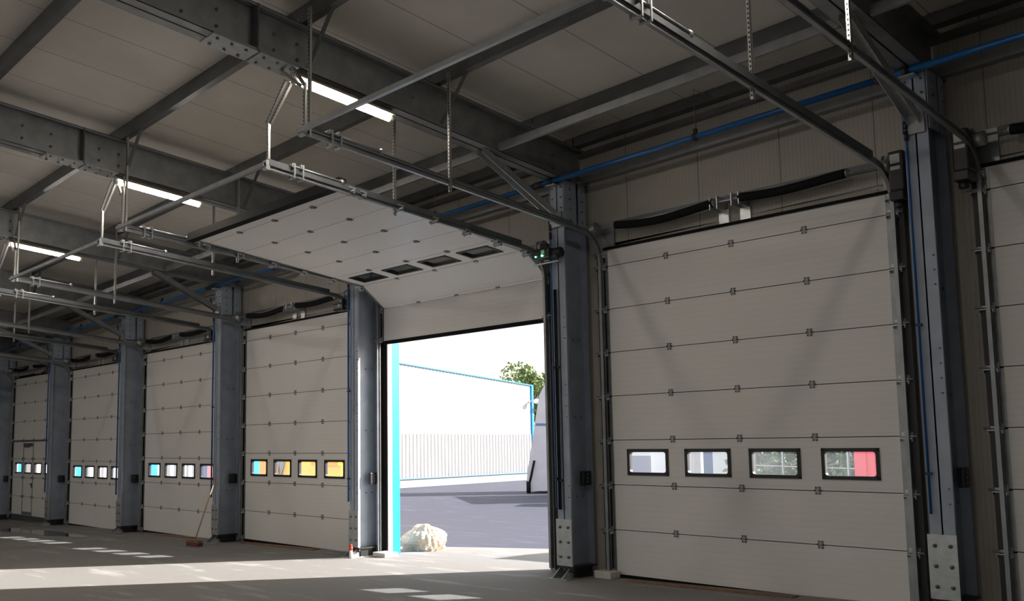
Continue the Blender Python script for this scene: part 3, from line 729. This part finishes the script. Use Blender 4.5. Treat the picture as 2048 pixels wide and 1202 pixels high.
o = link('boulder', me, None, (-13.30, 1.05, zf(-13.3)-.01)); o.rotation_euler = (0, 0, .7); tag(o, 'pale rough boulder outside beside the blue door jamb', 'rock')
me = blob(.3, 1, 1, .9, 9, .10, 4); me.materials.append(M['white'])  # unidentified rounded white object, mostly outside the frame
o = link('white_object', me, None, (-16.95, -5.62, zf(-17))); tag(o, 'rounded white sack barely showing at the left picture edge', 'sack')

# ------------------------------------------------------------------ the yard
def far_building():
    e = empty('warehouse', (-38.7, 12, 0)); tag(e, 'white profiled sheet warehouse with blue edges across the yard', 'building')
    A, Bv = Vector((-38.66+.14*9/12.5, 12.0, 0)), Vector((-40.5, 33.8, 0)); A = Vector((-35.8, 1.5, 0))
    d = (Bv-A).normalized(); n = Vector((-d.y, d.x, 0)); n = n if n.x > 0 else -n; Lg = (Bv-A).length
    o = Vector((-38.7, 12, 0))
    def P(s, h, dep=0): v = A+d*s+n*dep; return Vector((v.x, v.y, h))-Vector((o.x, o.y, 0))+Vector((0, 0, 0))
    top = lambda s: 7.25-1.80*(s/Lg)
    def sheet(z0f, z1f, pitch, dep, name):
        b = MB(); s = 0; pts = []
        while s < Lg:
            pts += [(s, 0), (s+pitch*.35, 0), (s+pitch*.5, dep), (s+pitch*.85, dep)]; s += pitch
        pts = [p for p in pts if p[0] <= Lg]; pts.append((Lg, 0))
        v = []; 
        for s_, dp in pts: v += [P(s_, z0f(s_), dp), P(s_, z1f(s_), dp)]
        b.add(v, [(2*k, 2*k+1, 2*k+3, 2*k+2) for k in range(len(pts)-1)]); return b.build(name, M['fac'], e)
    sheet(lambda s: 2.36, top, .30, .03, 'upper_sheet'); sheet(lambda s: .02, lambda s: 2.36, .30, .07, 'lower_sheet')
    def band(z0, z1, dep, nm, m, s0=0, s1=None):
        s1 = s1 or Lg; b = MB(); k = 12
        v = []
        for q in range(k+1):
            s_ = s0+(s1-s0)*q/k; v += [P(s_, z0(s_), dep), P(s_, z1(s_), dep), P(s_, z1(s_), -.1), P(s_, z0(s_), -.1)]
        fs = []
        for q in range(k):
            for j in range(4): fs.append((4*q+j, 4*q+(j+1) % 4, 4*q+4+(j+1) % 4, 4*q+4+j))
        fs += [(0, 1, 2, 3), (4*k+3, 4*k+2, 4*k+1, 4*k)]
        b.add(v, fs).build(nm, m, e)
    band(lambda s: top(s)-.03, lambda s: top(s)+.03, .12, 'roof_edge', M['cyan'])
    band(lambda s: -.06, lambda s: .02, .10, 'base_flashing', M['bluewall'])
    band(lambda s: -.55, lambda s: -.06, .02, 'plinth', M['plinth'])
    band(lambda s: -.06, lambda s: top(s), .12, 'corner_trim', M['cyan'], Lg-.18, Lg)
    # body behind the facade
    b = MB(); c1, c2 = A-n*16, Bv-n*16
    v = [P(0, -.5, -.12), P(Lg, -.5, -.12), P(Lg, -.5, -16), P(0, -.5, -16), P(0, top(0)-.06, -.12), P(Lg, top(Lg)-.06, -.12), P(Lg, top(Lg)-.06, -16), P(0, top(0)-.06, -16)]
    b.add(v, [(0, 1, 5, 4), (1, 2, 6, 5), (2, 3, 7, 6), (3, 0, 4, 7), (4, 5, 6, 7)]).build('building_body', M['fac'], e)
    s_ = Lg-.3; k = P(s_, 4.45, .12)
    f = empty('security_camera', Vector((o.x, o.y, 0))+k); tag(f, 'white dome security camera on the corner of the warehouse', 'camera')
    MB().box((0, -.05, -.05), (.35, .05, .05)).build('bracket', M['soil'], f)
    bm = bmesh.new(); bmesh.ops.create_uvsphere(bm, u_segments=14, v_segments=10, radius=.17); me = bpy.data.meshes.new('dome'); bm.to_mesh(me); bm.free(); me.materials.append(M['white'])
    link('dome', me, f, (.42, .05, -.02)); link('dome', me, f, (.30, .75, -.30))
    sg = MB().box((-.02, -.25, -.30), (.02, .25, .30)); 
    q = P(19.2, 1.5, .09); o2 = sg.build('wall_sign', M['white'], None, Vector((o.x, o.y, 0))+q); tag(o2, 'small red bordered sign on the warehouse by the blue jamb', 'sign')
    r_ = MB()
    for y0, y1, z0, z1 in ((-.25, .25, .27, .30), (-.25, .25, -.30, -.27), (-.25, -.21, -.3, .3), (.21, .25, -.3, .3)): r_.box((.02, y0, z0), (.03, y1, z1))
    r_.build('sign_border', M['red'], o2)
far_building()

def foliage(name, n, fn, size, m, parent, seed=1):
    rnd = random.Random(seed); b = MB()
    for k in range(n):
        c = Vector(fn(rnd)); u = Vector((rnd.gauss(0, 1), rnd.gauss(0, 1), rnd.gauss(0, 1))).normalized(); v = u.cross(Vector((rnd.gauss(0, 1), rnd.gauss(0, 1), rnd.gauss(0, 1)))).normalized()
        s = size*rnd.uniform(.6, 1.3)
        b.add([c-u*s, c+v*s*.5, c+u*s, c-v*s*.5], [(0, 1, 2, 3)])
    return b.build(name, m, parent)
def tree(loc, h, r, lab, seed, lean=0, n=5200):
    e = empty('broadleaf_tree', loc); tag(e, lab, 'tree')
    rnd = random.Random(seed); bl = [(Vector((rnd.uniform(-r, r)*.75, rnd.uniform(-r, r)*.75, h*rnd.uniform(.42, .9))), r*rnd.uniform(.28, .5)) for _ in range(16)]
    MB().tube([(0, 0, 0), (.1, .05, h*.3), (.0, .1, h*.7)], .18, 8).build('trunk', M['bark'], e)
    b = MB()
    for c, q in bl[:9]: b.tube([(0, .05, h*.35), c], .05, 6)
    b.build('branches', M['bark'], e)
    def fn(rn):
        c, q = bl[rn.randrange(16)]; v = Vector((rn.gauss(0, 1), rn.gauss(0, 1), rn.gauss(0, 1))).normalized(); return c+v*q*rn.random()**.4
    foliage('crown', n, fn, .17, M['leaf'], e, seed)
tree((-50.4, 45.0, -.5), 8.6, 2.6, 'green broadleaf tree behind the corner of the warehouse', 5)

def trailer():
    e = empty('tarpaulin_trailer', (-28.9, 22.3, -.5)); tag(e, 'grey tarpaulin covered tipper body tapering upward, seen at the right of the doorway', 'trailer')
    u = Vector((.80, .60, 0)); w_ = Vector((-.6, .8, 0))
    def P(a, b_, z): return (u*a+w_*b_*.4)*1.04+Vector((0, 0, z*1.07))
    pts = [(-1.1, .12), (-1.05, .9), (-.45, 4.2), (.15, 5.3), (2.5, 5.5), (2.5, .1)]
    n = len(pts); v = [P(a, 0, z) for a, z in pts]+[P(a+.3, 5, z) for a, z in pts]
    MB().add(v, [tuple(range(n)), tuple(reversed(range(n, 2*n)))]+[(i, (i+1) % n, n+(i+1) % n, n+i) for i in range(n)]).build('tarpaulin', M['tarp'], e)
    v = [P(-.62, -.02, 3.0), P(1.5, -.02, 2.95), P(1.5, -.02, 2.85), P(-.64, -.02, 2.9)]; v += [p+w_*-.01 for p in v]
    MB().add(v, [(0, 1, 2, 3), (7, 6, 5, 4), (0, 4, 5, 1), (3, 2, 6, 7)]).build('strap', M['bluewall'], e)
    b = MB()
    for a in (-1.0, .65): b.tube([P(a, -.05, .0), P(a, -.2, .5)], .10, 10); b.tube([P(a+.05, -.05, .45), P(a+.28, -.12, 1.4)], .05, 8)
    b.build('support_leg', M['rubber'], e)
    MB().tube([P(.62, -.25, .75), P(.62, -.1, .75)], .12, 12).build('lamp_unit', M['white'], e)
trailer()

# things seen only through the door windows
def box_obj(name, parts, lab, cat, loc, rz=0):
    e = empty(name, loc, rz); tag(e, lab, cat)
    for pn, a, c, m_ in parts: MB().box(a, c).build(pn, M[m_], e)
    return e
box_obj('office_block', [('wall', (-3.6, 0, 0), (1.2, 4, 3.9), 'office'), ('louvre_panel', (-1.2, -.05, 0), (.75, .0, .95), 'conc'), ('corner_post', (1.2, -.06, 0), (1.55, .2, 3.9), 'conc'), ('roof', (-3.8, -.2, 3.9), (1.6, 4.2, 4.05), 'roofw')],
        'white building seen through the left windows of the large closed door', 'building', (-22.1, 22.6, -.5), R(-35))
e = box_obj('carport', [('post', (0, 0, 0), (.35, .25, 3.2), 'bluewall'), ('post', (2.2, -1.0, 0), (2.38, -.85, 3.2), 'soil'), ('roof', (0, -1.4, 3.2), (3.2, .25, 3.35), 'roofw')],
        'dark blue carport posts seen through the second window of the large closed door', 'shelter', (-20.35, 21.5, -.5), R(30))
def hedge():
    e = empty('hedge', (-15.5, 19.5, -.5), R(-28)); tag(e, 'dark green hedge behind the fence, seen through the windows of the large closed door', 'hedge')
    foliage('hedge_leaves', 9000, lambda r: (r.uniform(-4.6, 7), r.uniform(0, 1.6), r.uniform(0, 3.2)+.3*math.sin(r.uniform(0, 6))), .14, M['leafd'], e, 4)
    b = MB()
    for k in range(10): b.tube([(-4+k*1.15, .8, 0), (-4+k*1.15+.1, .8, 2.6)], .04, 6)
    b.build('stems', M['bark'], e)
hedge()
def fence():
    e = empty('wire_fence', (-14.6, 17.8, -.5), R(-28)); tag(e, 'grey post and rail fence in front of the hedge', 'fence')
    for k in range(7): MB().box((-4+k*1.6, -.03, 0), (-3.93+k*1.6, .03, 2.4)).build('fence_post', M['galvl'], e)
    for z in (.5, .95, 1.45, 1.95): MB().box((-4, -.015, z), (6.4, .015, z+.03)).build('fence_rail', M['galvl'], e)
    MB().box((-4, -.04, .32), (6.4, .04, .42)).build('base_rail', M['label'], e)
fence()
box_obj('red_truck', [('truck_body', (0, 0, .55), (2.3, 5.5, 2.9), 'red'), ('side_rail', (-.03, -.03, 1.02), (2.3, .0, 1.12), 'brush'), ('corner_post', (-.04, -.05, .5), (.16, 0, 2.9), 'red'), ('chassis', (.1, .2, .3), (2.2, 5.3, .55), 'rubber'),
                      ('wheel', (.0, 1, -.0), (.3, 1.9, .9), 'rubber'), ('wheel', (2.0, 1, -.0), (2.3, 1.9, .9), 'rubber'), ('wheel', (.0, 3.6, -.0), (.3, 4.5, .9), 'rubber'), ('wheel', (2.0, 3.6, -.0), (2.3, 4.5, .9), 'rubber')],
        'red truck body seen through the right window of the large closed door', 'truck', (-7.35, 5.9, zf(-7)), R(0))

# things seen through the windows further left
def orange_truck():
    e = empty('orange_truck', (-24.6, 3.5, zf(-22)-.1)); tag(e, 'orange lorry seen through the four windows of the door left of the doorway', 'truck')
    MB().prism([(0, .9), (.1, 2.3), (.5, 2.6), (2.3, 2.6), (2.3, .9)], 0, 1.8).build('cab', M['orange'], e, bevel=.05)
    MB().box((2.5, .05, 1.0), (5.2, 1.8, 2.15)).build('load_body', M['yellow'], e, bevel=.05)
    MB().box((.25, -.02, 1.05), (.95, .0, 1.35)).build('door_sign', M['white'], e)
    MB().box((.1, .1, .45), (5.1, 1.75, .9)).build('chassis', M['soil'], e)
    MB().tube([(1.6, -.02, 1.9), (2.6, -.05, 1.75), (2.5, -.05, 1.1)], .09, 8).build('intake_pipe', M['soil'], e)
    MB().prism([(1.0, .9), (1.15, 1.25), (1.6, 1.42), (2.2, 1.40), (2.6, 1.1), (2.7, .9)], -.08, .4).build('mudguard', M['label'], e)
    MB().box((4.2, -.02, 1.05), (4.8, .05, 1.4)).build('number_panel', M['white'], e)
    MB().box((4.0, -.03, 1.7), (5.2, .05, 1.85)).build('side_board', M['orange'], e)
    for x in (.9, 4.1):
        for y in (.10, 1.35): MB().tube([(x+.4, y, .48), (x+.4, y+.3, .48)], .48, 20).build('wheel', M['rubber'], e)
orange_truck()
box_obj('red_container', [('container_body', (0, 0, 0), (5.0, 2.4, 2.6), 'palered'), ('side_rail', (-.02, -.04, 1.62), (5.0, 0, 1.72), 'red')],
        'pale red container seen through the right windows of the door beside the broom', 'container', (-32.1, 6.6, zf(-30)))
box_obj('blue_container', [('container_body', (0, 0, 0), (.85, 2.4, 2.6), 'bluewall')],
        'narrow blue grey cabin left of the pale red container, seen through a window', 'cabin', (-33.1, 6.8, zf(-30)))

def puddle():
    x0, y0 = -25.6, -1.7; n = 40; rnd = random.Random(4); v = []
    for k in range(n):
        a = 2*math.pi*k/n; r = 1+.22*math.sin(2*a+1)+.13*math.sin(5*a)+.08*math.sin(9*a+2)
        x, y = x0+2.3*r*math.cos(a), y0+.45*r*math.sin(a); v.append((x, y, zf(x)+.004))
    w_ = mat('standing_water', (.05, .05, .055), .06)
    o = MB().add(v, [tuple(range(n))]).build('puddle', w_); tag(o, 'thin puddle on the floor before the second door from the left', 'puddle')
puddle()
